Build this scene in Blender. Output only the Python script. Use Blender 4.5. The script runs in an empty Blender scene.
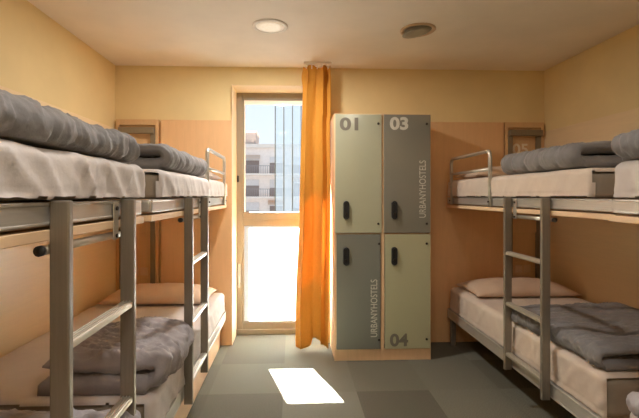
import bpy, bmesh, math, random
from mathutils import Vector, noise, Matrix

scene = bpy.context.scene
COL = scene.collection
PI = math.pi

# ------------------------------------------------------------------ colour + materials
def lin(r, g, b):
    f = lambda v: (v / 12.92) if v <= 0.04045 else ((v + 0.055) / 1.055) ** 2.4
    return (f(r / 255), f(g / 255), f(b / 255), 1.0)

class Mat:
    def __init__(self, name, rough=0.6, metal=0.0):
        self.m = bpy.data.materials.new(name); self.m.use_nodes = True
        self.nt = self.m.node_tree; self.N = self.nt.nodes; self.L = self.nt.links
        self.b = self.N['Principled BSDF']
        self.b.inputs['Roughness'].default_value = rough
        self.b.inputs['Metallic'].default_value = metal
    def new(self, t, **kw):
        n = self.N.new(t)
        for k, v in kw.items(): setattr(n, k, v)
        return n
    def coords(self, scale=(1, 1, 1)):
        g = self.new('ShaderNodeNewGeometry'); mp = self.new('ShaderNodeMapping')
        mp.inputs['Scale'].default_value = scale
        self.L.new(g.outputs['Position'], mp.inputs['Vector'])
        return mp.outputs['Vector']
    def noise(self, vec, scale=5, detail=4, rough=0.55, dist=0.0):
        n = self.new('ShaderNodeTexNoise')
        n.inputs['Scale'].default_value = scale; n.inputs['Detail'].default_value = detail
        n.inputs['Roughness'].default_value = rough; n.inputs['Distortion'].default_value = dist
        self.L.new(vec, n.inputs['Vector']); return n.outputs['Fac']
    def ramp(self, fac, stops):
        r = self.new('ShaderNodeValToRGB')
        e = r.color_ramp.elements
        e[0].position, e[0].color = stops[0]
        e[1].position, e[1].color = stops[-1]
        for p, c in stops[1:-1]:
            x = e.new(p); x.color = c
        self.L.new(fac, r.inputs['Fac']); return r.outputs['Color']
    def base(self, sock): self.L.new(sock, self.b.inputs['Base Color'])
    def bump(self, fac, strength=0.2, dist=0.01):
        n = self.new('ShaderNodeBump')
        n.inputs['Strength'].default_value = strength; n.inputs['Distance'].default_value = dist
        self.L.new(fac, n.inputs['Height']); self.L.new(n.outputs['Normal'], self.b.inputs['Normal'])

def scl(c, k): return (c[0] * k, c[1] * k, c[2] * k, 1)

def paint(name, c, rough=0.75, var=0.04):
    m = Mat(name, rough); f = m.noise(m.coords(), 3.0, 3)
    m.base(m.ramp(f, [(0.3, scl(c, 1 - var)), (0.7, scl(c, 1 + var))]))
    m.bump(m.noise(m.coords(), 160, 2), 0.05, 0.002)
    return m.m

def wood(name, c, axis='z', rough=0.42, var=0.10, coat=0.0):
    m = Mat(name, rough)
    sc = {'z': (9, 9, 0.7), 'y': (9, 0.7, 9), 'x': (0.7, 9, 9)}[axis]
    f = m.noise(m.coords(sc), 4.0, 6, 0.6, 0.6)
    f2 = m.noise(m.coords(tuple(v * 5 for v in sc)), 4.0, 3, 0.6)
    mx = m.new('ShaderNodeMix'); mx.inputs[0].default_value = 0.35
    m.L.new(f, mx.inputs[2]); m.L.new(f2, mx.inputs[3])
    m.base(m.ramp(mx.outputs[0], [(0.32, scl(c, 1 - var)), (0.5, c), (0.68, scl(c, 1 + var))]))
    m.b.inputs['Coat Weight'].default_value = coat
    m.bump(f2, 0.04, 0.002)
    return m.m

def metal(name, c, rough=0.32, axis='y', metallic=0.85):
    m = Mat(name, rough, metallic)
    sc = {'y': (60, 2, 60), 'z': (60, 60, 2), 'x': (2, 60, 60)}[axis]
    f = m.noise(m.coords(sc), 3, 3)
    m.base(m.ramp(f, [(0.3, scl(c, 0.92)), (0.7, scl(c, 1.06))]))
    r = m.new('ShaderNodeMapRange'); r.inputs[3].default_value = rough - 0.06; r.inputs[4].default_value = rough + 0.08
    m.L.new(f, r.inputs[0]); m.L.new(r.outputs[0], m.b.inputs['Roughness'])
    return m.m

def fabric(name, c, rough=0.85, var=0.08, sheen=0.15, bump=0.25):
    m = Mat(name, rough)
    f = m.noise(m.coords(), 14, 4)
    m.base(m.ramp(f, [(0.3, scl(c, 1 - var)), (0.7, scl(c, 1 + var))]))
    m.b.inputs['Sheen Weight'].default_value = sheen
    w = m.noise(m.coords((1, 1, 1)), 55, 5, 0.65)
    m.bump(w, bump, 0.006)
    return m.m

def plain(name, c, rough=0.5, metallic=0.0):
    m = Mat(name, rough, metallic)
    f = m.noise(m.coords(), 25, 2)
    m.base(m.ramp(f, [(0.3, scl(c, 0.96)), (0.7, scl(c, 1.04))]))
    return m.m

M = {}
M['wall'] = paint('cream_wall_paint', lin(230, 209, 158))
M['ceiling'] = paint('ceiling_paint', lin(236, 226, 212))
M['panel'] = wood('beech_panel', lin(224, 181, 134), 'z', 0.45, 0.05)
M['panel_side'] = wood('beech_side_panel', lin(235, 212, 174), 'y', 0.36, 0.04)
M['plywood'] = wood('pale_plywood', lin(232, 200, 162), 'y', 0.5, 0.06)
M['niche_wood'] = wood('niche_wood', lin(214, 176, 130), 'z', 0.5, 0.07)
M['carcass'] = wood('locker_beech', lin(226, 190, 150), 'z', 0.45, 0.06)
M['reveal_lit'] = wood('lit_reveal', lin(240, 218, 184), 'z', 0.5, 0.03)  # paler than the wall to stand for window light on the reveal
M['window_frame'] = wood('window_frame_beige', lin(150, 141, 124), 'z', 0.45, 0.04)
M['alu'] = metal('brushed_aluminium', lin(196, 192, 184), 0.36, 'y', 0.55)
M['alu_stile'] = metal('aluminium_stile', lin(148, 140, 128), 0.38, 'z', 0.55)
M['alu_light'] = metal('pale_tube_metal', lin(206, 200, 188), 0.34, 'y', 0.7)
M['grey_strip'] = metal('grey_strip_metal', lin(140, 128, 108), 0.45, 'z', 0.4)
M['bolt'] = plain('dark_bolt', lin(60, 55, 50), 0.4, 0.7)
M['black'] = plain('black_plastic', lin(34, 34, 36), 0.35)
M['sheet'] = fabric('pale_sheet', lin(210, 202, 198), 0.8, 0.03)
M['sheet_warm'] = fabric('warm_sheet', lin(213, 197, 182), 0.8, 0.03)
M['mattress'] = fabric('mattress_cover', lin(150, 136, 118), 0.8, 0.05)
M['duvet'] = fabric('grey_duvet', lin(124, 121, 121), 0.75, 0.07, 0.2, 0.35)
M['duvet_lilac'] = fabric('lilac_duvet', lin(172, 166, 170), 0.75, 0.07, 0.2, 0.35)
M['duvet_crumpled_lit'] = fabric('crumpled_duvet_lit', lin(158, 152, 154), 0.75, 0.07, 0.2, 0.35)  # lighter copy of the grey duvet; grazing window light put into the colour
M['pillow'] = fabric('pillow_case', lin(214, 186, 160), 0.85, 0.03)
M['curtain'] = None
M['white'] = plain('white_plastic', lin(236, 230, 220), 0.4)
M['grey_lens'] = plain('grey_lens', lin(150, 146, 132), 0.3)
M['number_pale'] = plain('pale_number', lin(240, 226, 202), 0.5)
M['number_dark'] = plain('dark_number', lin(116, 110, 98), 0.5)
M['letter_pale'] = plain('pale_letter', lin(206, 202, 188), 0.5)

def door_mat(name, c):
    m = Mat(name, 0.28); f = m.noise(m.coords(), 1.5, 2)
    m.base(m.ramp(f, [(0.3, scl(c, 0.96)), (0.7, scl(c, 1.04))]))
    m.b.inputs['Coat Weight'].default_value = 0.6; m.b.inputs['Coat Roughness'].default_value = 0.12
    return m.m
M['door_sage'] = door_mat('sage_glass', lin(168, 167, 142))
M['door_grey'] = door_mat('grey_glass', lin(126, 122, 110))
M['door_slate'] = door_mat('slate_glass', lin(120, 121, 113))
M['door_lime'] = door_mat('pale_green_glass', lin(178, 175, 143))

# curtain: saturated orange cotton letting a little light through
m = Mat('orange_curtain', 0.8)
c = lin(214, 150, 54)
f = m.noise(m.coords((40, 40, 6)), 6, 3)
col = m.ramp(f, [(0.3, scl(c, 0.93)), (0.7, scl(c, 1.05))]); m.base(col)
tr = m.new('ShaderNodeBsdfTranslucent'); m.L.new(col, tr.inputs['Color'])
mx = m.new('ShaderNodeMixShader'); mx.inputs[0].default_value = 0.15
out = m.N['Material Output']
m.L.new(m.b.outputs[0], mx.inputs[1]); m.L.new(tr.outputs[0], mx.inputs[2]); m.L.new(mx.outputs[0], out.inputs['Surface'])
M['curtain'] = m.m

# carpet tiles 0.5 m, each tile its own grey-green
m = Mat('carpet_tiles', 0.95)
g = m.new('ShaderNodeNewGeometry')
mp = m.new('ShaderNodeMapping'); mp.inputs['Location'].default_value = (0.06 * 2, -0.32 * 2, 0); mp.inputs['Scale'].default_value = (2, 2, 0.0001)
m.L.new(g.outputs['Position'], mp.inputs['Vector'])
fl = m.new('ShaderNodeVectorMath', operation='FLOOR'); m.L.new(mp.outputs['Vector'], fl.inputs[0])
wn = m.new('ShaderNodeTexWhiteNoise', noise_dimensions='3D'); m.L.new(fl.outputs[0], wn.inputs['Vector'])
tile = m.ramp(wn.outputs['Value'], [(0.0, lin(92, 89, 76)), (0.5, lin(108, 105, 91)), (1.0, lin(122, 120, 106))])
sp = m.noise(m.coords(), 150, 3, 0.7)
spc = m.ramp(sp, [(0.3, (0.62, 0.62, 0.62, 1)), (0.7, (1.3, 1.3, 1.3, 1))])
mul = m.new('ShaderNodeMix', data_type='RGBA', blend_type='MULTIPLY'); mul.inputs[0].default_value = 1.0
m.L.new(tile, mul.inputs[6]); m.L.new(spc, mul.inputs[7]); m.base(mul.outputs[2])
m.bump(sp, 0.5, 0.006)
M['carpet'] = m.m

# clear pane / frosted pane / outside screen
m = Mat('clear_glass'); m.N.remove(m.b)
t = m.new('ShaderNodeBsdfTransparent'); t.inputs['Color'].default_value = (0.97, 0.985, 0.985, 1)
gl = m.new('ShaderNodeBsdfGlossy'); gl.inputs['Roughness'].default_value = 0.02
mx = m.new('ShaderNodeMixShader'); mx.inputs[0].default_value = 0.004; m.L.new(t.outputs[0], mx.inputs[1]); m.L.new(gl.outputs[0], mx.inputs[2])
m.L.new(mx.outputs[0], m.N['Material Output'].inputs['Surface']); M['glass'] = m.m

m = Mat('frosted_glass'); m.N.remove(m.b)
t = m.new('ShaderNodeBsdfTranslucent'); t.inputs['Color'].default_value = (0.80, 0.84, 0.85, 1)
d = m.new('ShaderNodeBsdfDiffuse'); d.inputs['Color'].default_value = (0.85, 0.88, 0.88, 1)
mx = m.new('ShaderNodeMixShader'); mx.inputs[0].default_value = 0.12
m.L.new(t.outputs[0], mx.inputs[1]); m.L.new(d.outputs[0], mx.inputs[2])
m.L.new(mx.outputs[0], m.N['Material Output'].inputs['Surface']); M['frosted'] = m.m

m = Mat('screen_glass'); m.N.remove(m.b)
t = m.new('ShaderNodeBsdfTransparent'); t.inputs['Color'].default_value = (0.80, 0.84, 0.86, 1)
d = m.new('ShaderNodeBsdfTranslucent'); d.inputs['Color'].default_value = lin(66, 70, 75)
mx = m.new('ShaderNodeMixShader'); mx.inputs[0].default_value = 0.36
m.L.new(t.outputs[0], mx.inputs[1]); m.L.new(d.outputs[0], mx.inputs[2])
m.L.new(mx.outputs[0], m.N['Material Output'].inputs['Surface']); M['screen'] = m.m
M['mullion'] = plain('grey_mullion', lin(30, 34, 40), 0.5, 0.2)
M['facade'] = paint('pale_facade', lin(250, 236, 226), 0.9, 0.05)
M['facade_grey'] = paint('grey_facade', lin(226, 218, 214), 0.9, 0.05)
M['slab'] = paint('balcony_concrete', lin(238, 222, 208), 0.9, 0.04)
M['roof'] = plain('bounce_absorber', lin(70, 66, 64), 0.9)  # dark so that the added slab throws back little sun
M['tower'] = paint('grey_tower', lin(168, 156, 150), 0.9, 0.05)  # one even tone, kept low so the tower does not blow out
M['shutter'] = plain('facade_window', lin(150, 132, 124), 0.5)
M['railing'] = plain('railing_grey', lin(160, 150, 146), 0.5)
M['awning'] = plain('awning_fabric', lin(214, 190, 170), 0.9)

lm = Mat('lamp_lens', 0.4)
lm.base(lm.ramp(lm.noise(lm.coords(), 60, 2), [(0.3, lin(236, 226, 206)), (0.7, lin(246, 238, 222))]))
lm.b.inputs['Emission Color'].default_value = (1.0, 0.85, 0.66, 1)
lm.b.inputs['Emission Strength'].default_value = 0.1
M['lamp_lens'] = lm.m

# ------------------------------------------------------------------ object helpers
def tag(o, label=None, cat=None, group=None, kind=None):
    if label: o['label'] = label
    if cat: o['category'] = cat
    if group: o['group'] = group
    if kind: o['kind'] = kind
    return o

def thing(name, label, cat, loc, group=None):
    o = bpy.data.objects.new(name, None); COL.objects.link(o)
    o.location = loc; o.empty_display_size = 0.1
    return tag(o, label, cat, group)

def origin(o):
    v = Vector((0, 0, 0))
    while o is not None:
        v += Vector(o.location); o = o.parent
    return v

def obj(name, bm, mat, parent=None, loc=None, smooth=False):
    """bm is in world coordinates; the object keeps it there."""
    bmesh.ops.recalc_face_normals(bm, faces=bm.faces)
    org = origin(parent) if parent is not None else Vector(loc if loc else (0, 0, 0))
    bmesh.ops.translate(bm, verts=bm.verts, vec=-org)
    me = bpy.data.meshes.new(name); bm.to_mesh(me); bm.free()
    o = bpy.data.objects.new(name, me); COL.objects.link(o)
    if parent is not None: o.parent = parent
    else: o.location = org
    for mm in (mat if isinstance(mat, (list, tuple)) else [mat]): me.materials.append(mm)
    if smooth:
        for p in me.polygons: p.use_smooth = True
    return o

def struct(name, bm, mat):
    o = obj(name, bm, mat); o['kind'] = 'structure'; return o

def NB(): return bmesh.new()

def box(bm, x0, x1, y0, y1, z0, z1, bev=0.0, seg=2):
    if x0 > x1: x0, x1 = x1, x0
    r = bmesh.ops.create_cube(bm, size=1.0)
    vs = r['verts']
    for v in vs:
        v.co = Vector(((x0 + x1) / 2 + v.co.x * (x1 - x0), (y0 + y1) / 2 + v.co.y * (y1 - y0), (z0 + z1) / 2 + v.co.z * (z1 - z0)))
    if bev > 0:
        es = list({e for v in vs for e in v.link_edges})
        bmesh.ops.bevel(bm, geom=es, offset=bev, segments=seg, profile=0.5, affect='EDGES')
    return bm

def bx(*a, **k): return box(NB(), *a, **k)

def tube(bm, pts, r, n=12, cap=True):
    pts = [Vector(p) for p in pts]
    rings = []
    up = None
    for i, p in enumerate(pts):
        if i == 0: t = pts[1] - pts[0]
        elif i == len(pts) - 1: t = pts[-1] - pts[-2]
        else: t = (pts[i + 1] - pts[i]).normalized() + (pts[i] - pts[i - 1]).normalized()
        t.normalize()
        if up is None:
            up = Vector((0, 0, 1)) if abs(t.z) < 0.9 else Vector((1, 0, 0))
        a = t.cross(up).normalized(); b = a.cross(t).normalized(); up = b
        rings.append([bm.verts.new(p + r * (math.cos(2 * PI * k / n) * a + math.sin(2 * PI * k / n) * b)) for k in range(n)])
    for i in range(len(rings) - 1):
        for k in range(n):
            bm.faces.new((rings[i][k], rings[i][(k + 1) % n], rings[i + 1][(k + 1) % n], rings[i + 1][k]))
    if cap:
        bm.faces.new(rings[0][::-1]); bm.faces.new(rings[-1])
    return bm

def bend(pts, rad, n=5):
    """round the inner corners of a polyline"""
    pts = [Vector(p) for p in pts]; out = [pts[0]]
    for i in range(1, len(pts) - 1):
        a = (pts[i - 1] - pts[i]).normalized(); b = (pts[i + 1] - pts[i]).normalized()
        p0 = pts[i] + a * rad; p2 = pts[i] + b * rad
        for k in range(n + 1):
            t = k / n
            out.append(p0 * (1 - t) ** 2 + pts[i] * 2 * t * (1 - t) + p2 * t * t)
    out.append(pts[-1]); return out

def lathe(bm, cx, cy, prof, n=40):
    rings = []
    for (r, z) in prof:
        if r < 1e-6: rings.append([bm.verts.new((cx, cy, z))])
        else: rings.append([bm.verts.new((cx + r * math.cos(2 * PI * k / n), cy + r * math.sin(2 * PI * k / n), z)) for k in range(n)])
    for a, b in zip(rings, rings[1:]):
        for k in range(n):
            A = [a[0]] if len(a) == 1 else [a[k], a[(k + 1) % n]]
            B = [b[0]] if len(b) == 1 else [b[(k + 1) % n], b[k]]
            if len(A) + len(B) >= 3: bm.faces.new(A + B)
    return bm

def nz(x, y, z, seed=0.0):
    return noise.noise(Vector((x + seed * 13.7, y - seed * 7.3, z + seed * 3.1)))

def crease(v, k=3.5):
    return max(0.0, 1 - abs(v) * k) ** 1.6

def soft_box(x0, x1, y0, y1, z0, z1, r_top=0.04, step=0.025, disp=None, r_bot=None):
    """rounded box on a fine grid, disp(p, n) -> offset along the normal"""
    bm = NB()
    nx = max(4, int((x1 - x0) / step)); ny = max(4, int((y1 - y0) / step)); nzn = max(6, int((z1 - z0) / (step * 0.7)))
    c = Vector(((x0 + x1) / 2, (y0 + y1) / 2, (z0 + z1) / 2)); h = Vector(((x1 - x0) / 2, (y1 - y0) / 2, (z1 - z0) / 2))
    cache = {}
    def V(i, j, k):
        key = (i, j, k)
        if key in cache: return cache[key]
        p = Vector((-h.x + 2 * h.x * i / nx, -h.y + 2 * h.y * j / ny, -h.z + 2 * h.z * k / nzn))
        r = r_top if r_bot is None else r_bot + (r_top - r_bot) * min(1.0, max(0.0, (p.z + h.z) / (2 * h.z)))
        q = Vector((max(-h.x + r, min(h.x - r, p.x)), max(-h.y + r, min(h.y - r, p.y)), max(-h.z + r, min(h.z - r, p.z))))
        d = p - q
        n = d.normalized() if d.length > 1e-9 else Vector((0, 0, 1))
        if d.length > 1e-9: p = q + n * r
        w = c + p
        if disp: w = w + n * disp(w, n)
        cache[key] = bm.verts.new(w); return cache[key]
    for i in range(nx):
        for j in range(ny):
            for k in (0, nzn): bm.faces.new((V(i, j, k), V(i + 1, j, k), V(i + 1, j + 1, k), V(i, j + 1, k)))
    for i in range(nx):
        for k in range(nzn):
            for j in (0, ny): bm.faces.new((V(i, j, k), V(i + 1, j, k), V(i + 1, j, k + 1), V(i, j, k + 1)))
    for j in range(ny):
        for k in range(nzn):
            for i in (0, nx): bm.faces.new((V(i, j, k), V(i, j + 1, k), V(i, j + 1, k + 1), V(i, j, k + 1)))
    return bm

_font_mesh = {}
def text_obj(name, body, mat, parent, x, y, z, height, width, bold=0.0, rot=False, label=None):
    """raised lettering on a plane facing -Y; (x, z) is the lower left corner. rot: reads upwards."""
    cu = bpy.data.curves.new(name, 'FONT'); cu.body = body; cu.size = 1.0; cu.offset = bold; cu.extrude = 0.004
    to = bpy.data.objects.new(name, cu); COL.objects.link(to)
    bpy.context.view_layer.update()
    dg = bpy.context.evaluated_depsgraph_get()
    me = bpy.data.meshes.new_from_object(to.evaluated_get(dg))
    bpy.data.objects.remove(to); bpy.data.curves.remove(cu)
    bm = NB(); bm.from_mesh(me); bpy.data.meshes.remove(me)
    xs = [v.co.x for v in bm.verts]; ys = [v.co.y for v in bm.verts]
    a, b, cc, d = min(xs), max(xs), min(ys), max(ys)
    for v in bm.verts:
        u = (v.co.x - a) / (b - a); w = (v.co.y - cc) / (d - cc); t = v.co.z * 0.25
        if rot: v.co = Vector((x + (1 - w) * height, y - 0.001 - t, z + u * width))
        else: v.co = Vector((x + u * width, y - 0.001 - t, z + w * height))
    o = obj(name, bm, mat, parent)
    if label: o['label'] = label
    return o

# ------------------------------------------------------------------ room shell
XL, XR = -1.575, 2.345        # painted side walls
PL, PR = -1.56, 2.33          # faces of the wood panels on them
D = 3.77                      # painted back wall
YB = -0.55                    # rear wall behind the camera
H = 2.5
WY = 4.03                     # face of the window frame
WX0, WX1, WZ1 = -0.538, 0.32, 2.335   # window opening

# floor on its own slab
struct('floor', bx(XL - 0.1, XR + 0.1, YB - 0.1, D + 0.5, -0.1, 0), M['carpet'])
struct('ceiling', bx(XL - 0.1, XR + 0.1, YB - 0.1, D + 0.5, H, H + 0.12), M['ceiling'])
struct('wall_left', bx(XL - 0.1, XL, YB - 0.1, D + 0.5, 0, H), M['wall'])
struct('wall_right', bx(XR, XR + 0.1, YB - 0.1, D + 0.5, 0, H), M['wall'])
struct('wall_rear', bx(XL, XR, YB - 0.1, YB, 0, H), M['wall'])
YO = 4.29                     # outer face of the window wall
bm = NB()
box(bm, XL, WX0, D, YO - 0.02, 0, H); box(bm, WX1, XR, D, YO - 0.02, 0, H); box(bm, WX0, WX1, D, YO - 0.02, WZ1, H)
struct('wall_back', bm, M['wall'])
# panels
bm = NB(); box(bm, XL, PL, YB, D, 0.0, 1.93, 0.002)
struct('trim_1', bm, M['panel_side'])
bm = NB(); box(bm, PR, XR, YB, D, 0.0, 1.93, 0.002)
struct('trim_2', bm, M['panel_side'])
PF = 3.735                    # face of the back panels
struct('trim_3', bx(-1.165, -0.538, PF, D, 0.0, 2.012, 0.003), M['panel'])
struct('trim_4', bx(0.9, 1.945, PF, D, 0.0, 2.012, 0.003), M['panel'])
# lining of the window opening, window light put into its pale colour
bm = NB()
box(bm, WX0 - 0.001, WX0 + 0.004, PF, WY, 0, WZ1, 0.001); box(bm, WX0 + 0.004, WX1, PF + 0.03, WY, WZ1 - 0.004, WZ1 + 0.001, 0.001)
struct('trim_5', bm, M['reveal_lit'])

# window: one frame, clear pane above, frosted pane below
win = bpy.data.objects.new('window_1', None); COL.objects.link(win); win.location = (-0.09, WY, 0); win['kind'] = 'structure'
bm = NB()
gx0, gx1 = -0.475, 0.262
box(bm, WX0, gx0, WY, WY + 0.06, 0.0, WZ1, 0.004); box(bm, gx1, WX1, WY, WY + 0.06, 0.0, WZ1, 0.004)
box(bm, gx0, gx1, WY, WY + 0.06, 2.277, WZ1, 0.004); box(bm, gx0, gx1, WY, WY + 0.06, 1.055, 1.168, 0.004)
box(bm, gx0, gx1, WY, WY + 0.06, 0.0, 0.11, 0.004)
box(bm, WX0, WX1, WY - 0.02, WY, 0.0, 0.05, 0.004)
box(bm, gx0 - 0.004, gx1, WY - 0.008, WY, 1.10, 1.118, 0.003)
obj('window_frame', bm, M['window_frame'], win)
bm = NB()
for a, b in ((1.168, 2.277), (0.11, 1.055)):
    for (x0, x1, z0, z1) in ((gx0, gx0 + 0.012, a, b), (gx1 - 0.012, gx1, a, b), (gx0, gx1, a, a + 0.012), (gx0, gx1, b - 0.012, b)):
        box(bm, x0, x1, WY + 0.004, WY + 0.03, z0, z1, 0.002)
obj('glazing_bead', bm, M['window_frame'], win)
obj('clear_pane', bx(gx0, gx1, WY + 0.034, WY + 0.038, 1.168, 2.277), M['glass'], win)
obj('frosted_pane', bx(gx0, gx1, WY + 0.034, WY + 0.0345, 0.11, 1.055), M['frosted'], win)
bm = NB(); box(bm, -0.515, -0.495, WY - 0.012, WY, 0.50, 0.68, 0.004); box(bm, -0.512, -0.498, WY - 0.045, WY - 0.012, 0.56, 0.575, 0.003)
box(bm, -0.514, -0.496, WY - 0.055, WY - 0.043, 0.46, 0.58, 0.004)
obj('window_handle', bm, M['alu'], win)
obj('hinge', tube(NB(), [(-0.520, WY - 0.008, 1.47), (-0.520, WY - 0.008, 1.53)], 0.009), M['bolt'], win, smooth=True)
# outer reveal of the opening (masonry beyond the frame)
bm = NB()
box(bm, WX0, -0.476, WY + 0.06, YO - 0.02, 0, WZ1); box(bm, WX0, WX1, WY + 0.06, YO - 0.02, 2.27, WZ1)
struct('trim_6', bm, M['facade'])

# ------------------------------------------------------------------ niches in the two back corners
def niche(x0, x1, nlist, label, strip_side):
    t = thing('headboard_niche', label, 'headboard', ((x0 + x1) / 2, 3.75, 0))
    bm = NB()
    for a, b in ((0.0, 1.0), (1.30, 2.015)):
        pass
    box(bm, x0, x0 + 0.028, 3.738, D - 0.002, 0, 2.015, 0.002); box(bm, x1 - 0.028, x1, 3.738, D - 0.002, 0, 2.015, 0.002)
    box(bm, x0 + 0.028, x1 - 0.028, 3.738, D - 0.002, 1.965, 2.015, 0.002)
    box(bm, x0 + 0.028, x1 - 0.028, 3.742, D - 0.002, 1.0, 1.20, 0.002)
    obj('frame', bm, M['niche_wood'], t)
    obj('back_panel', bx(x0 + 0.028, x1 - 0.028, 3.760, D - 0.002, 0.0, 1.965), M['niche_wood'], t)
    for (a, b) in ((x0 + 0.03, x0 + 0.072), (x1 - 0.072, x1 - 0.03)):
        obj('grey_upright', bx(a, b, 3.733, 3.760, 0.0, 1.93, 0.003), M['grey_strip'], t)
    bm = NB(); box(bm, x0 + 0.03, x1 - 0.03, 3.700, 3.733, 1.885, 1.94, 0.006)
    obj('shelf_bar', bm, M['grey_strip'], t)
    for body, zz in nlist:
        text_obj('number', body, M['number_pale'], t, x0 + 0.082, 3.758, zz, 0.10, 0.145, 0.02, label='pale number %s' % body)
    return t
def pale_marks(t, x):  # plate with two pale blocks, standing in for illegible number marks
    p = obj('mark_plate', bx(x, x + 0.17, 3.750, 3.7595, 0.60, 0.73, 0.003), M['niche_wood'], t)
    for k in range(2):
        obj('socket', bx(x + 0.025 + k * 0.078, x + 0.09 + k * 0.078, 3.744, 3.7495, 0.63, 0.70, 0.002), M['socket'], p)
M['socket'] = plain('beige_mark', lin(214, 184, 148), 0.45)
t = niche(1.957, 2.326, [('05', 1.72)], 'beech headboard column with grey uprights and number 05 in the right back corner', 1)
pale_marks(t, 2.035)
t = niche(-1.556, -1.185, [], 'beech headboard column with grey uprights behind the left bunks in the back corner', -1)
pale_marks(t, -1.45)

# ------------------------------------------------------------------ ceiling downlights
def downlight(x, y, label, tilted=False, lens='lamp_lens', power=0):
    t = thing('ceiling_downlight', label, 'ceiling light', (x, y, H))
    rim = lathe(NB(), x, y, [(0.097, H - 0.0005), (0.121, H - 0.0005), (0.122, H - 0.006), (0.112, H - 0.011), (0.098, H - 0.009), (0.092, H - 0.001)])
    obj('rim', rim, M['white'] if not tilted else M['niche_lamp'], t, smooth=True)
    b = NB()
    lathe(b, x, y, [(0.0, H - 0.004), (0.094, H - 0.003), (0.096, H - 0.006), (0.06, H - 0.009), (0, H - 0.010)])
    if tilted:
        mt = Matrix.Translation((x - 0.015, y - 0.01, H - 0.025)) @ Matrix.Rotation(math.radians(-9), 4, 'Y') @ Matrix.Translation((-x, -y, -H + 0.004))
        bmesh.ops.transform(b, matrix=mt, verts=b.verts)
        lathe(b, x, y, [(0.0, H - 0.001), (0.092, H - 0.001), (0.094, H - 0.003), (0, H - 0.003)])
    obj('lens', b, M[lens], t, smooth=True)
    if power:
        ld = bpy.data.lights.new('lamp', 'AREA'); ld.shape = 'DISK'; ld.size = 0.17; ld.energy = power; ld.color = (1.0, 0.95, 0.88)
        lo = bpy.data.objects.new('lamp', ld); COL.objects.link(lo); lo.parent = t; lo.location = (0, 0, -0.014)
    return t
M['niche_lamp'] = plain('tan_rim', lin(206, 176, 142), 0.4)
P_FRONT, P_FILL = 8.5, 3.2
downlight(-0.15, 2.85, 'round white flush downlight in the ceiling on the window side', power=P_FRONT)
downlight(0.88, 2.87, 'round ceiling downlight with grey lens hanging crooked in front of lockers', True, 'grey_lens')
downlight(-0.15, 0.55, 'added unseen fill downlight behind the viewer on the window side', power=P_FILL)  # unseen fitting, added behind the camera as fill light
downlight(0.88, 0.55, 'added unseen fill downlight behind the viewer on the locker side', power=P_FILL)  # second unseen fitting, likewise added only for fill

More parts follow.
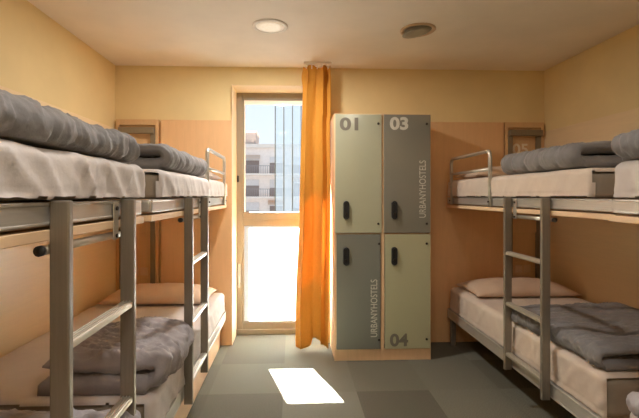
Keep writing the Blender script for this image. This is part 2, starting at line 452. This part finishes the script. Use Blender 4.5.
# ------------------------------------------------------------------ bunks
def bunk(side, xw, xe, y0, y1, ladder, guard, label, legs, plinth):
    """xw wall side, xe outer face of the aisle rail; ladder, guard: y pairs"""
    s = -side                                   # direction from wall to aisle: +1 for left bunks
    t = thing('bunk_bed', label, 'bunk bed', ((xw + xe) / 2, (y0 + y1) / 2, 0), 'metal bunk beds along the walls')
    ins = lambda d: xe - s * d                  # d metres in from the aisle face
    def frame(za, zb, deck, nm, lip):
        bm = NB()
        # aisle rail: box with a rolled top and bottom lip and a rounded end
        box(bm, ins(0), ins(0.028), y0 + 0.02, y1 - 0.02, za, zb, 0.006, 3)
        box(bm, ins(-0.003), ins(0.02), y0 + 0.02, y1 - 0.02, zb - 0.008, zb + 0.002, 0.003)
        box(bm, ins(-0.003), ins(0.02), y0 + 0.02, y1 - 0.02, za - 0.002, za + 0.006, 0.003)
        obj(nm + '_side_rail', bm, M['alu'], t)
        obj(nm + '_wall_rail', bx(xw + s * 0.005, xw + s * 0.033, y0 + 0.02, y1 - 0.02, za, zb, 0.006), M['alu'], t)
        for (a, b) in ((y0, y0 + 0.028), (y1 - 0.028, y1)):
            obj(nm + '_end_rail', bx(ins(0.004), xw + s * 0.005, a, b, za, zb, 0.008, 3), M['alu'], t)
    frame(1.27, 1.322, 0, 'upper', 0)
    frame(0.245, 0.318, 0, 'lower', 0)
    obj('upper_deck', bx(ins(0.028), xw + s * 0.033, y0 + 0.028, y1 - 0.028, 1.262, 1.324), M['plywood'], t)
    obj('lower_deck', bx(ins(0.028), xw + s * 0.033, y0 + 0.028, y1 - 0.028, 0.285, 0.315), M['plywood'], t)
    obj('upper_board', bx(ins(-0.004), xw + s * 0.004, y0 - 0.0, y1 + 0.0, 1.232, 1.258, 0.002), M['plywood'], t)
    # ladder
    lx0, lx1 = xe + s * 0.0035, xe + s * 0.0505
    zb = 0.212 if side < 0 else 0.228
    for y in ladder:
        bm = NB(); box(bm, lx0, lx1, y - 0.011, y + 0.011, zb, 1.328, 0.004, 2)
        obj('ladder_stile', bm, M['alu_stile'], t)
    ya, yb = ladder
    for z in (0.972, 0.65, 0.33):
        bm = NB(); cx = (lx0 + lx1) / 2
        box(bm, cx - 0.020, cx + 0.020, ya + 0.011, yb - 0.011, z - 0.010, z + 0.010, 0.005, 2)
        for k in range(3):
            box(bm, cx - 0.013 + k * 0.010, cx - 0.008 + k * 0.010, ya + 0.012, yb - 0.012, z + 0.009, z + 0.013, 0.001, 1)
        obj('ladder_rung', bm, M['alu_light'], t)
    # top tube with black end plugs, bracket plates with bolts
    tz = 1.208; tx = xe - s * 0.012
    tb = obj('top_tube', tube(NB(), [(tx, ya - 0.014, tz), (tx, yb + 0.014, tz)], 0.012), M['alu_light'], t, smooth=True)
    for q, dy in ((ya - 0.014, -0.012), (yb + 0.014, 0.012)):
        obj('end_plug', tube(NB(), [(tx, q, tz), (tx, q + dy, tz)], 0.013), M['black'], tb, smooth=True)
    for y in (ya + 0.04 if False else yb - 0.05, ):
        bp = obj('bracket', bx(xe + s * 0.0035, xe + s * 0.008, y - 0.018, y + 0.018, 1.195, 1.318, 0.002), M['alu_light'], t)
        for z in (1.298, 1.208): obj('bolt', tube(NB(), [(xe + s * 0.007, y, z), (xe + s * 0.013, y, z)], 0.007, 8), M['bolt'], bp)
    # guard rail at the head end
    g0, g1 = guard; gx = xe + s * 0.012
    gr = obj('guard_rail', tube(NB(), bend([(gx, g0, 1.262), (gx, g0, 1.655), (gx, g1, 1.655), (gx, g1, 1.262)], 0.045), 0.0135), M['alu_light'], t, smooth=True)
    obj('guard_bar', tube(NB(), [(gx, g0, 1.525), (gx, g1, 1.525)], 0.011), M['alu_light'], gr, smooth=True)
    for y in (g0, g1): obj('bolt', tube(NB(), [(gx, y, 1.296), (gx + s * 0.018, y, 1.296)], 0.006, 8), M['bolt'], gr)
    if plinth:
        obj('plinth', bx(ins(0.05), xw + s * 0.02, y0 + 0.03, y1 - 0.01, 0.0, 0.245, 0.003), M['plywood'], t)
    else:
        for y in (y0 + 0.06, y1 - 0.055):
            for x in (ins(0.035), xw + s * 0.06):
                obj('leg', bx(x - 0.021, x + 0.021, y - 0.02, y + 0.02, 0.0, 0.245, 0.004), M['alu_stile'], t)
    return t

LE, RE, RE2 = -0.585, 1.405, 1.315
bunk(-1, PL, LE, 1.745, 3.715, (2.27, 2.675), (2.835, 3.545), 'metal bunk bed on the left nearest the window', False, True)
bunk(-1, PL, LE, -0.30, 1.655, (1.03, 1.44), (-0.15, 0.55), 'metal bunk bed on the left nearest the viewer, its ladder in the foreground', False, True)
bunk(1, PR, RE, 1.745, 3.715, (2.205, 2.60), (2.865, 3.575), 'metal bunk bed on the right beside the lockers', True, False)
bunk(1, PR, RE2, -0.30, 1.665, (0.80, 1.20), (-0.15, 0.55), 'metal bunk bed cut off by the right edge of the view', True, False)

# ------------------------------------------------------------------ mattresses with fitted sheets
def mattress(xa, xb, y0, y1, z0, z1, label, sheet, seed, amp=1.0, aisle=1, bare_near=True):
    """aisle=+1: aisle on +x side"""
    t = thing('mattress', label, 'mattress', ((xa + xb) / 2, (y0 + y1) / 2, z0), 'mattresses on the bunks')
    body = soft_box(xa + 0.024, xb - 0.024, y0 + 0.008, y1 - 0.014, z0, z1 - 0.016, 0.03, 0.05, None, 0.012)
    obj('mattress_body', body, M['mattress'], t, smooth=True)
    zm = (z0 + z1) / 2
    def disp(p, n):
        side = abs(n.x) ** 2
        top = max(0.0, n.z)
        d = 0.0
        # near-vertical puckers down the aisle side, slanting tension folds
        hgt = (p.z - z0) / (z1 - z0)
        w = nz(0.3 * p.z, 9 * p.y + 3.0 * p.z, 0, seed) + 0.6 * nz(p.z * 4, 22 * p.y + 10 * p.z, 1.5, seed)
        big = nz(p.x, 3.1 * p.y, 2 * p.z, seed + 5)
        e1 = crease(nz(1.5 * p.x, 4.2 * p.y + 3.6 * p.z, 0.8 * p.z, seed + 7), 4)
        e2 = crease(nz(2 * p.x, 8.5 * p.y - 4 * p.z, 1.2 * p.z, seed + 8), 3)
        e3 = crease(nz(3 * p.x, 15 * p.y + 10 * p.z, 3 * p.z, seed + 9), 3)
        d += side * amp * (0.002 * w + 0.010 * big + 0.007 * e1 + 0.0045 * e2 + 0.003 * e3 - 0.004)
        ridged = 1 - abs(nz(p.x * 3 + p.y * 2, p.y * 6 - p.x * 2, 0, seed + 2)) * 2
        d += top * amp * (0.0025 * ridged + 0.004 * nz(3 * p.x, 3 * p.y, 0, seed + 3))
        end = abs(n.y) ** 2
        d += end * amp * 0.004 * nz(12 * p.x + 4 * p.z, 0, 3 * p.z, seed)
        # hem gathered in at the bottom
        d -= side * 0.006 * crease(hgt - 0.16, 25)
        d += side * 0.004 * max(0, 1 - hgt * 7) * math.sin(p.y * 90 + 4 * nz(p.y * 8, 0, 0, seed))
        return d
    bm = soft_box(xa, xb, y0, y1, z0 + 0.002, z1, 0.038, 0.0145, disp, 0.012)
    bm.normal_update()
    kill = []
    for f in bm.faces:
        cc = f.calc_center_median()
        if cc.z < z0 + 0.012 and abs(f.normal.z) > 0.5: kill.append(f)
        elif bare_near and cc.y < y0 + 0.03 and abs(f.normal.y) > 0.6:
            wv = 0.022 + 0.02 * nz(cc.x * 6, cc.z * 9, 0, seed)
            if min(xb - cc.x, cc.x - xa) > wv and z1 - cc.z > wv * 0.8: kill.append(f)
    bmesh.ops.delete(bm, geom=kill, context='FACES')
    obj('fitted_sheet', bm, M[sheet], t, smooth=True)
    return t

U0, U1, L0, L1 = 1.3265, 1.474, 0.317, 0.520
U1L, L1L = 1.457, 0.490
ML = (PL + 0.012, LE + 0.016)
MLL = (PL + 0.012, LE - 0.002)
MR = (RE - 0.012, PR - 0.012); MR2 = (RE2 - 0.010, PR - 0.012); MRL = (RE + 0.012, PR - 0.012)
mattress(*ML, 1.85, 3.68, U0, U1L, 'mattress in pale sheet on the upper left berth nearest the window', 'sheet', 1, 1.1)
mattress(*MLL, 1.76, 3.68, L0, L1L, 'mattress in pale sheet on the lower left berth nearest the window', 'sheet', 2, 1.2)
mattress(*ML, -0.25, 1.645, U0, U1L, 'mattress in wrinkled silvery sheet on the upper left berth nearest the viewer', 'sheet', 3, 1.7)
mattress(*MLL, -0.25, 1.62, L0, L1L, 'mattress on the lower left berth nearest the viewer, mostly under a crumpled duvet', 'sheet', 4, 1.2)
mattress(*MR, 1.89, 3.68, U0, U1, 'mattress in pinkish sheet on the upper right berth beside the lockers', 'sheet_warm', 5, 0.8, -1)
mattress(*MRL, 1.83, 3.68, L0, L1, 'mattress in pinkish sheet on the lower right berth beside the lockers', 'sheet_warm', 6, 0.9, -1)
mattress(*MR2, -0.25, 1.645, U0, U1, 'mattress in white sheet cut off at the right edge, upper berth', 'sheet', 7, 1.5, -1)
mattress(RE2 + 0.012, PR - 0.012, -0.25, 1.60, L0, L1 - 0.02, 'mattress at the bottom right corner, lower berth', 'sheet', 8, 1.2, -1)

# ------------------------------------------------------------------ folded duvets
def duvet(xe, w, d, y0, y1, z0, th, label, mat, seed, quilt=0.2, crumple=1.0, tilt=0.0, rise=0.0):
    """folded in two, the fold at x = xe (aisle), layers running d*w towards the wall.
    th: thickness of one layer; rise: how much the layers swell towards the wall"""
    bm = NB()
    rf = th * 0.52                       # bend radius of the centre line at the fold
    path = []                            # (u, z, nu, nz) along centre line, with normal pointing out of the fold
    nst = 44
    for i in range(nst + 1):             # lower layer, from the wall to the fold
        u = w - (w - rf) * i / nst; path.append((u, th * 0.5, 0, -1))
    for i in range(1, 18):
        a = -PI / 2 - PI * i / 18
        path.append((rf + rf * math.cos(a), th * 0.5 + rf + rf * math.sin(a), math.cos(a), math.sin(a)))
    for i in range(nst + 1):
        u = rf + (w - rf) * i / nst; path.append((u, th * 0.5 + 2 * rf, 0, 1))
    ny = max(20, int((y1 - y0) / 0.008))
    n = len(path)
    rings = []
    for j in range(ny + 1):
        v = j / ny; y = y0 + (y1 - y0) * v
        ed = min(y - y0, y1 - y)
        endk = math.sqrt(max(0.02, 1 - max(0.0, 1 - ed / 0.05) ** 2))
        if quilt:
            q = abs(math.sin(PI * (y - y0 + 0.03 * nz(seed, y * 3, 0)) / quilt)) ** 0.30
            qk = 0.38 + 0.62 * q
        else: qk = 1.0
        out, inn = [], []
        for i, (u, z, nu, nzz) in enumerate(path):
            s_end = min(i, n - 1 - i) / 9.0
            ek = math.sqrt(max(0.05, 1 - max(0, 1 - s_end) ** 2))
            wob = 1 + 0.10 * nz(u * 4, y * 4, z * 6, seed)
            t = th * 0.5 * endk * qk * ek * wob
            zz = z + rise * u * (1 if z > th else 0.5)
            uu = u + 0.035 * nz(y * 2.5, z * 5, 0, seed + 9) + tilt * (y - y0)
            for lst, sg in ((out, 1), (inn, -0.86)):
                # closer to the mattress the cloth is pressed flat
                pz = zz + sg * t * nzz; pu = uu + sg * t * nu
                if i <= nst and sg > 0: pz = zz - th * 0.5 * 0.98
                p = Vector((xe + d * pu, y, z0 + pz))
                if not (i <= nst and sg > 0):
                    amp = crumple * (0.008 * nz(p.x * 6, p.y * 6, p.z * 6, seed) + 0.005 * (crease(nz(p.x * 7 + p.y * 5, p.y * 9 - p.x * 3, p.z * 8, seed + 1), 3.2) - 0.3)
                                     + 0.0045 * (crease(nz(p.x * 6 + p.y * 4, p.y * 26 + p.x * 10, p.z * 10, seed + 4), 2.6) - 0.3)
                                     + 0.003 * (crease(nz(p.x * 30, p.y * 30 - p.x * 14, p.z * 30, seed + 6), 2.6) - 0.3))
                    p += Vector((d * nu, 0, nzz)) * amp * sg * endk * ek
                    p.z = max(p.z, z0 + 0.002)
                    p.y += crumple * 0.008 * nz(p.x * 9, p.z * 18, 3, seed)
                lst.append(p)
        loop = out + inn[::-1]
        rings.append([bm.verts.new(p) for p in loop])
    m_ = len(rings[0])
    for a, b in zip(rings, rings[1:]):
        for k in range(m_):
            bm.faces.new((a[k], a[(k + 1) % m_], b[(k + 1) % m_], b[k]))
    for ring in (rings[0], rings[-1]):
        h = len(path)
        for i in range(h - 1):
            bm.faces.new((ring[i], ring[i + 1], ring[m_ - 2 - i], ring[m_ - 1 - i]))
    o = obj('folded_duvet', bm, M[mat], None, (xe + d * w / 2, (y0 + y1) / 2, z0), smooth=True)
    return tag(o, label, 'duvet', 'folded duvets on the bunks')

UT, LT, UTL, LTL = U1 + 0.006, L1 + 0.006, U1L + 0.007, L1L + 0.006
duvet(-0.60, 0.60, -1, 1.97, 2.80, UTL, 0.060, 'grey quilted duvet folded double on the upper left berth nearest the window', 'duvet', 1, 0.14, 1.0)
duvet(-0.59, 0.62, -1, 0.66, 1.60, UTL, 0.047, 'thick grey quilted duvet roll on the upper left berth nearest the viewer', 'duvet', 2, 0.118, 1.2, 0, 0.07)
duvet(-0.562, 0.49, -1, 1.79, 2.33, LTL, 0.080, 'crumpled grey duvet folded double on the lower left berth nearest the window', 'duvet_crumpled_lit', 3, 0, 2.9)
duvet(-0.56, 0.75, -1, 0.70, 1.50, LTL, 0.052, 'crumpled lilac grey duvet at the bottom left corner of the view', 'duvet_lilac', 4, 0, 3.0)
duvet(1.425, 0.70, 1, 2.00, 2.76, UT, 0.064, 'grey quilted duvet folded double on the upper right berth beside the lockers', 'duvet', 5, 0.15, 0.9, 0, 0.04)
duvet(1.42, 0.74, 1, 1.86, 2.66, LT, 0.050, 'grey quilted duvet folded on the lower right berth beside the lockers', 'duvet', 6, 0.2, 1.5, 0, 0.03)
duvet(1.30, 0.66, 1, 0.62, 1.625, UT, 0.052, 'grey quilted duvet roll cut off at the right edge, upper berth', 'duvet', 7, 0.118, 1.2, 0, 0.05)
duvet(1.31, 0.70, 1, 0.70, 1.575, L1 - 0.014, 0.034, 'pale lilac duvet corner at the bottom right of the view', 'duvet_lilac', 8, 0, 1.6)

# ------------------------------------------------------------------ pillows
def pillow(cx, cy, z0, sx, sy, th, label, seed, mat='pillow'):
    bm = NB(); nx, ny = 44, 30
    top, bot = {}, {}
    for i in range(nx + 1):
        for j in range(ny + 1):
            u = -1 + 2 * i / nx; v = -1 + 2 * j / ny
            pin = 1 - 0.07 * (1 - abs(u) ** 2) * abs(v) ** 3 ; pin2 = 1 - 0.07 * (1 - abs(v) ** 2) * abs(u) ** 3
            x = cx + u * sx / 2 * pin2; y = cy + v * sy / 2 * pin
            h = max(0.0, (1 - abs(u) ** 3.2)) ** 0.55 * max(0.0, (1 - abs(v) ** 2.6)) ** 0.6
            wr = 0.006 * nz(x * 10, y * 10, 0, seed) + 0.005 * (1 - 2 * abs(nz(x * 14 + y * 6, y * 10, 2, seed)))
            zt = z0 + th * 0.22 + h * (th * 0.78 + wr)
            zb = z0 + th * 0.22 * (1 - h ** 0.5) 
            top[i, j] = bm.verts.new((x, y, zt))
            bot[i, j] = bm.verts.new((x, y, zb)) if 0 < i < nx and 0 < j < ny else top[i, j]
    for i in range(nx):
        for j in range(ny):
            bm.faces.new((top[i, j], top[i + 1, j], top[i + 1, j + 1], top[i, j + 1]))
            q = [bot[i, j + 1], bot[i + 1, j + 1], bot[i + 1, j], bot[i, j]]
            try: bm.faces.new(q)
            except ValueError: pass
    o = obj('pillow', bm, M[mat], None, (cx, cy, z0), smooth=True)
    return tag(o, label, 'pillow', 'pillows at the heads of the bunks')
pillow(-1.06, 3.42, LTL, 0.84, 0.44, 0.115, 'beige pillow on the lower left berth under the headboard', 1)
pillow(1.88, 3.42, LT, 0.86, 0.44, 0.105, 'beige pillow on the lower right berth under the headboard', 2)
pillow(-1.02, 3.40, UTL, 0.84, 0.44, 0.10, 'pale pillow behind the guard rail on the upper left berth', 3, 'sheet')
pillow(1.86, 3.40, UT, 0.84, 0.44, 0.10, 'beige grey pillow behind the guard rail on the upper right berth', 4, 'pillow')

# ------------------------------------------------------------------ locker block with four doors
LX0, LX1, LY, LZ = 0.343, 1.133, 3.345, 2.005
t = thing('locker_cabinet', 'beech locker block with four grey and green glass doors', 'locker', ((LX0 + LX1) / 2, (LY + PF) / 2, 0))
bm = NB()
LB = 3.733
mid = 0.735
box(bm, LX0, LX0 + 0.016, LY, LB, 0, LZ, 0.002); box(bm, LX1 - 0.016, LX1, LY, LB, 0, LZ, 0.002)
box(bm, mid - 0.014, mid + 0.014, LY, LB, 0, LZ, 0.002)
box(bm, LX0 + 0.016, LX1 - 0.016, LY + 0.012, LB, LZ - 0.018, LZ, 0.001)
box(bm, LX0 + 0.016, LX1 - 0.016, LY + 0.012, LB, 1.022, 1.038, 0.001)
box(bm, LX0 + 0.016, LX1 - 0.016, LB - 0.012, LB, 0, LZ - 0.018)
obj('carcass', bm, M['carcass'], t)
bm = NB(); box(bm, LX0 + 0.016, mid - 0.014, LY + 0.004, LY + 0.02, 0.0, 0.094, 0.001); box(bm, mid + 0.014, LX1 - 0.016, LY + 0.004, LY + 0.02, 0.0, 0.094, 0.001)
obj('plinth', bm, M['carcass'], t)
def locker_door(x0, x1, z0, z1, mat, lock_x, lock_z, number=None, word=None, hx=None, label=None):
    y0, y1 = LY - 0.010, LY + 0.008
    d = obj('locker_door', bx(x0, x1, y0, y1, z0, z1, 0.0015), M[mat], t)
    d['label'] = label
    bm = NB()
    # pill shaped lock with a recessed face
    pts = []
    hw, hh = 0.024, 0.074
    for k in range(24):
        a = 2 * PI * k / 24
        pts.append((lock_x + hw * math.cos(a), lock_z + (hh - hw) * (1 if math.sin(a) >= 0 else -1) + hw * math.sin(a)))
    rings = []
    for (sc, y) in ((1.0, y0), (1.0, y0 - 0.016), (0.86, y0 - 0.022), (0.62, y0 - 0.022), (0.55, y0 - 0.017)):
        rings.append([bm.verts.new((lock_x + (px - lock_x) * sc, y, lock_z + (pz - lock_z) * (sc * 0.4 + 0.6))) for px, pz in pts])
    for a, b in zip(rings, rings[1:]):
        for k in range(24): bm.faces.new((a[k], a[(k + 1) % 24], b[(k + 1) % 24], b[k]))
    bm.faces.new(rings[-1]); bm.faces.new(rings[0][::-1])
    obj('lock', bm, M['black'], d, smooth=False)
    obj('lock_knob', tube(NB(), [(lock_x, y0 - 0.016, lock_z - 0.03), (lock_x, y0 - 0.026, lock_z - 0.03)], 0.011, 14), M['bolt'], d)
    for z in (z0 + 0.075, z1 - 0.075):
        obj('hinge_cap', tube(NB(), [(hx, y0, z), (hx, y0 - 0.005, z)], 0.0095, 14), M['bolt'], d)
    if number:
        body, nx_, nz_, nm = number
        text_obj('number', body, M[nm], d, nx_, y0, nz_, 0.105, 0.15, 0.035, label='number %s' % body)
    if word:
        wx, wz, wl = word
        text_obj('lettering', 'URBANYHOSTELS', M['letter_pale'], d, wx, y0, wz, 0.054, wl, 0.0, rot=True, label='pale vertical lettering')
    return d
dx = 0.7255
locker_door(LX0 + 0.006, dx, 1.036, 1.997, 'door_sage', 0.437, 1.222, ('01', 0.385, 1.865, 'number_dark'), None, 0.698, 'sage green door')
locker_door(mid + 0.010, LX1 - 0.006, 1.036, 1.997, 'door_grey', 0.828, 1.222, ('03', 0.793, 1.872, 'letter_pale'), (1.034, 1.160, 0.465), 1.095, 'dark grey door')
locker_door(LX0 + 0.018, mid - 0.018, 0.096, 1.024, 'door_slate', 0.437, 0.850, None, (0.636, 0.195, 0.465), 0.704, 'slate grey door')
locker_door(mid + 0.018, LX1 - 0.006, 0.096, 1.024, 'door_lime', 0.828, 0.850, ('04', 0.793, 0.115, 'number_dark'), None, 1.095, 'pale green door')

# ------------------------------------------------------------------ curtain
t = thing('curtain', 'long orange curtain gathered beside the window', 'curtain', (0.2, 3.60, 0))
bm = NB()
nu, nv = 160, 110
grid = []
for j in range(nv + 1):
    v = j / nv                       # 0 top, 1 bottom
    z = 2.462 - v * (2.462 - 0.022)
    row = []
    xl = 0.105 - 0.062 * min(1, v * 1.15) - 0.004 * math.sin(v * 9)
    xr = 0.338 - 0.012 * v + 0.012 * math.sin(v * 5.0)
    if z < LZ + 0.02: xr = min(xr, 0.338)
    for i in range(nu + 1):
        u = i / nu
        ph = (u + 0.10 * math.sin(u * 2 * PI + 0.5)) * 2 * PI * 2.7 + 0.7 * math.sin(v * 2.4 + u * 3) * v + 0.4
        amp = (0.036 + 0.014 * v) * (0.75 + 0.25 * math.sin(u * 9 + 2))
        y = 3.605 + amp * math.sin(ph) - 0.02 * v
        x = xl + (xr - xl) * u + 0.010 * math.sin(2 * ph + 0.6) * (0.6 + 0.4 * v)
        x += 0.006 * nz(u * 6, v * 5, 0, 3); y += 0.008 * nz(u * 7, v * 6, 2, 4)
        if v < 0.06:                 # pinched heading
            k = v / 0.06
            y = 3.60 + (y - 3.60) * (0.55 + 0.45 * k)
        zz = z
        kn = 0.16 + 0.27 * round((u - 0.16) / 0.27)
        pull = 0.62 * math.exp(-((v - 0.035) / 0.028) ** 2)
        x += (xl + (xr - xl) * kn - x) * pull
        y -= 0.022 * math.exp(-((v - 0.035) / 0.02) ** 2) * math.exp(-((u - kn) / 0.07) ** 2)
        if j == 0: zz += 0.012 * math.cos(ph * 1.0)
        if v > 0.9: zz += 0.075 * (v - 0.9) * 10 * math.exp(-((u - 0.62) / 0.2) ** 2)
        row.append(bm.verts.new((min(x, 0.339), y, zz)))
    grid.append(row)
for a, b in zip(grid, grid[1:]):
    for i in range(nu): bm.faces.new((a[i], a[i + 1], b[i + 1], b[i]))
cl = obj('cloth', bm, M['curtain'], t, smooth=True)
sm = cl.modifiers.new('thick', 'SOLIDIFY'); sm.thickness = 0.0025; sm.offset = 0
for k in range(5):
    x = 0.125 + k * 0.047
    obj('hook', tube(NB(), [(x, 3.60, 2.44), (x, 3.60, 2.482)], 0.004, 8), M['white'], t)
rail = bx(0.10, 0.345, 3.592, 3.608, 2.482, H - 0.001, 0.003)
obj('curtain_track', rail, M['ceiling'], t)

# ------------------------------------------------------------------ outside
# screen of grey glass strips standing just outside the window
t = thing('glass_screen', 'grey glass screen with thin uprights outside the window', 'screen', (0.2, 5.27, 0))
bm = NB(); box(bm, -0.214, 0.85, 5.272, 5.276, -0.5, 3.2)
obj('glass_panel', bm, M['screen'], t)
for k in range(10):
    x = -0.214 + k * 0.109
    obj('upright', bx(x - 0.0045, x + 0.0045, 5.255, 5.29, -0.5, 3.2), M['mullion'], t)

def facade(x0, x1, y, z0, z1, bays, floors, fh, label, mat, zfirst):
    t = thing('apartment_building', label, 'building', ((x0 + x1) / 2, y + 5, z0))
    obj('wall', bx(x0, x1, y, y + 10, z0, z1), M[mat], t)
    obj('parapet', bx(x0 - 0.2, x1 + 0.2, y - 0.5, y + 10.2, z1, z1 + 0.5), M['slab'], t)
    obj('roof', bx(x0, x1, y, y + 10, z1 + 0.5, z1 + 0.52), M['roof'], t)  # unseen dark slab, added to keep sun bounce off the tower
    bw = (x1 - x0) / bays
    for f in range(floors):
        z = zfirst - f * fh
        obj('balcony', bx(x0 + 0.2, x1 - 0.2, y - 1.2, y, z - 0.22, z), M['slab'], t)
        bm = NB()
        box(bm, x0 + 0.2, x1 - 0.2, y - 1.2, y - 1.15, z + 0.95, z + 1.02)
        k = x0 + 0.2
        while k < x1 - 0.2:
            box(bm, k, k + 0.05, y - 1.19, y - 1.15, z, z + 0.95); k += 0.28
        obj('railing', bm, M['railing'], t)
        for b in range(bays):
            xa = x0 + b * bw + bw * 0.2
            w = obj('window', bx(xa, xa + bw * 0.55, y - 0.06, y, z + 0.05, z + 2.25), M['shutter'], t)
            obj('shutter_box', bx(xa, xa + bw * 0.55, y - 0.12, y - 0.06, z + 1.75 - 0.3 * ((b + f) % 3), z + 2.25), M['facade_grey'], w)
            if (b + f) % 3 == 0:
                bm = NB(); vs = [bm.verts.new(p) for p in ((xa - .2, y, z + 2.5), (xa + bw * .6, y, z + 2.5), (xa + bw * .6, y - 1.0, z + 2.0), (xa - .2, y - 1.0, z + 2.0))]
                bm.faces.new(vs); r = bmesh.ops.extrude_face_region(bm, geom=bm.faces[:])
                bmesh.ops.translate(bm, verts=[v for v in r['geom'] if isinstance(v, bmesh.types.BMVert)], vec=(0, 0, -0.06))
                obj('awning', bm, M['awning'], t)
    return t
facade(-16, 12, 55, -12, 7.6, 9, 6, 3.0, 'pale apartment building with balconies seen through the window', 'facade', 4.2)
t = thing('rooftop_tower', 'pale stair tower rising above the apartment building roof', 'building', (-6.1, 60, 8.13))
bm = NB(); box(bm, -7.6, -4.9, 57, 62, 8.13, 9.9)
obj('tower_wall', bm, M['tower'], t)
obj('tower_cap', bx(-7.7, -4.8, 56.9, 62.1, 9.9, 10.15), M['slab'], t)

# ------------------------------------------------------------------ daylight
w = bpy.data.worlds.new('sky'); scene.world = w; w.use_nodes = True
nt = w.node_tree; bg = nt.nodes['Background']
tc = nt.nodes.new('ShaderNodeTexCoord'); sx = nt.nodes.new('ShaderNodeSeparateXYZ'); rp = nt.nodes.new('ShaderNodeValToRGB')
nt.links.new(tc.outputs['Generated'], sx.inputs[0]); nt.links.new(sx.outputs['Z'], rp.inputs['Fac']); nt.links.new(rp.outputs['Color'], bg.inputs['Color'])
rp.color_ramp.elements[0].position = 0.0; rp.color_ramp.elements[0].color = lin(236, 240, 246)
rp.color_ramp.elements[1].position = 0.5; rp.color_ramp.elements[1].color = lin(196, 216, 242)
bg.inputs['Strength'].default_value = 0.40

sd = bpy.data.lights.new('sun', 'SUN'); sd.energy = 50; sd.angle = math.radians(0.6); sd.color = (1.0, 0.95, 0.88)
so = bpy.data.objects.new('sun', sd); COL.objects.link(so); so.location = (-2, 12, 14)
so.rotation_euler = Vector((0.283, -1.0, -1.43)).to_track_quat('-Z', 'Y').to_euler()

pd = bpy.data.lights.new('window_daylight', 'AREA'); pd.shape = 'RECTANGLE'; pd.size = 0.8; pd.size_y = 2.2; pd.cycles.is_portal = True
po = bpy.data.objects.new('window_daylight', pd); COL.objects.link(po); po.location = (-0.09, YO + 0.02, 1.15)
po.rotation_euler = (-PI / 2, 0, 0)

# ------------------------------------------------------------------ camera + view
F = 415.0
cd = bpy.data.cameras.new('camera'); cd.sensor_width = 36; cd.lens = F / 639 * 36
cd.shift_x = (319.5 - 309.4) / 639; cd.shift_y = -(209 - 195.5) / 639; cd.clip_start = 0.02
co = bpy.data.objects.new('camera', cd); COL.objects.link(co); co.location = (0, 0, 1.34); co.rotation_euler = (PI / 2, 0, math.radians(-2.4))
scene.camera = co
scene.cycles.max_bounces = 12; scene.cycles.diffuse_bounces = 8; scene.cycles.transparent_max_bounces = 12
scene.cycles.caustics_reflective = False; scene.cycles.sample_clamp_indirect = 6.0
vs = scene.view_settings; vs.view_transform = 'Standard'; vs.look = 'None'; vs.gamma = 1.0; vs.use_curve_mapping = False
vs.exposure = 1.68
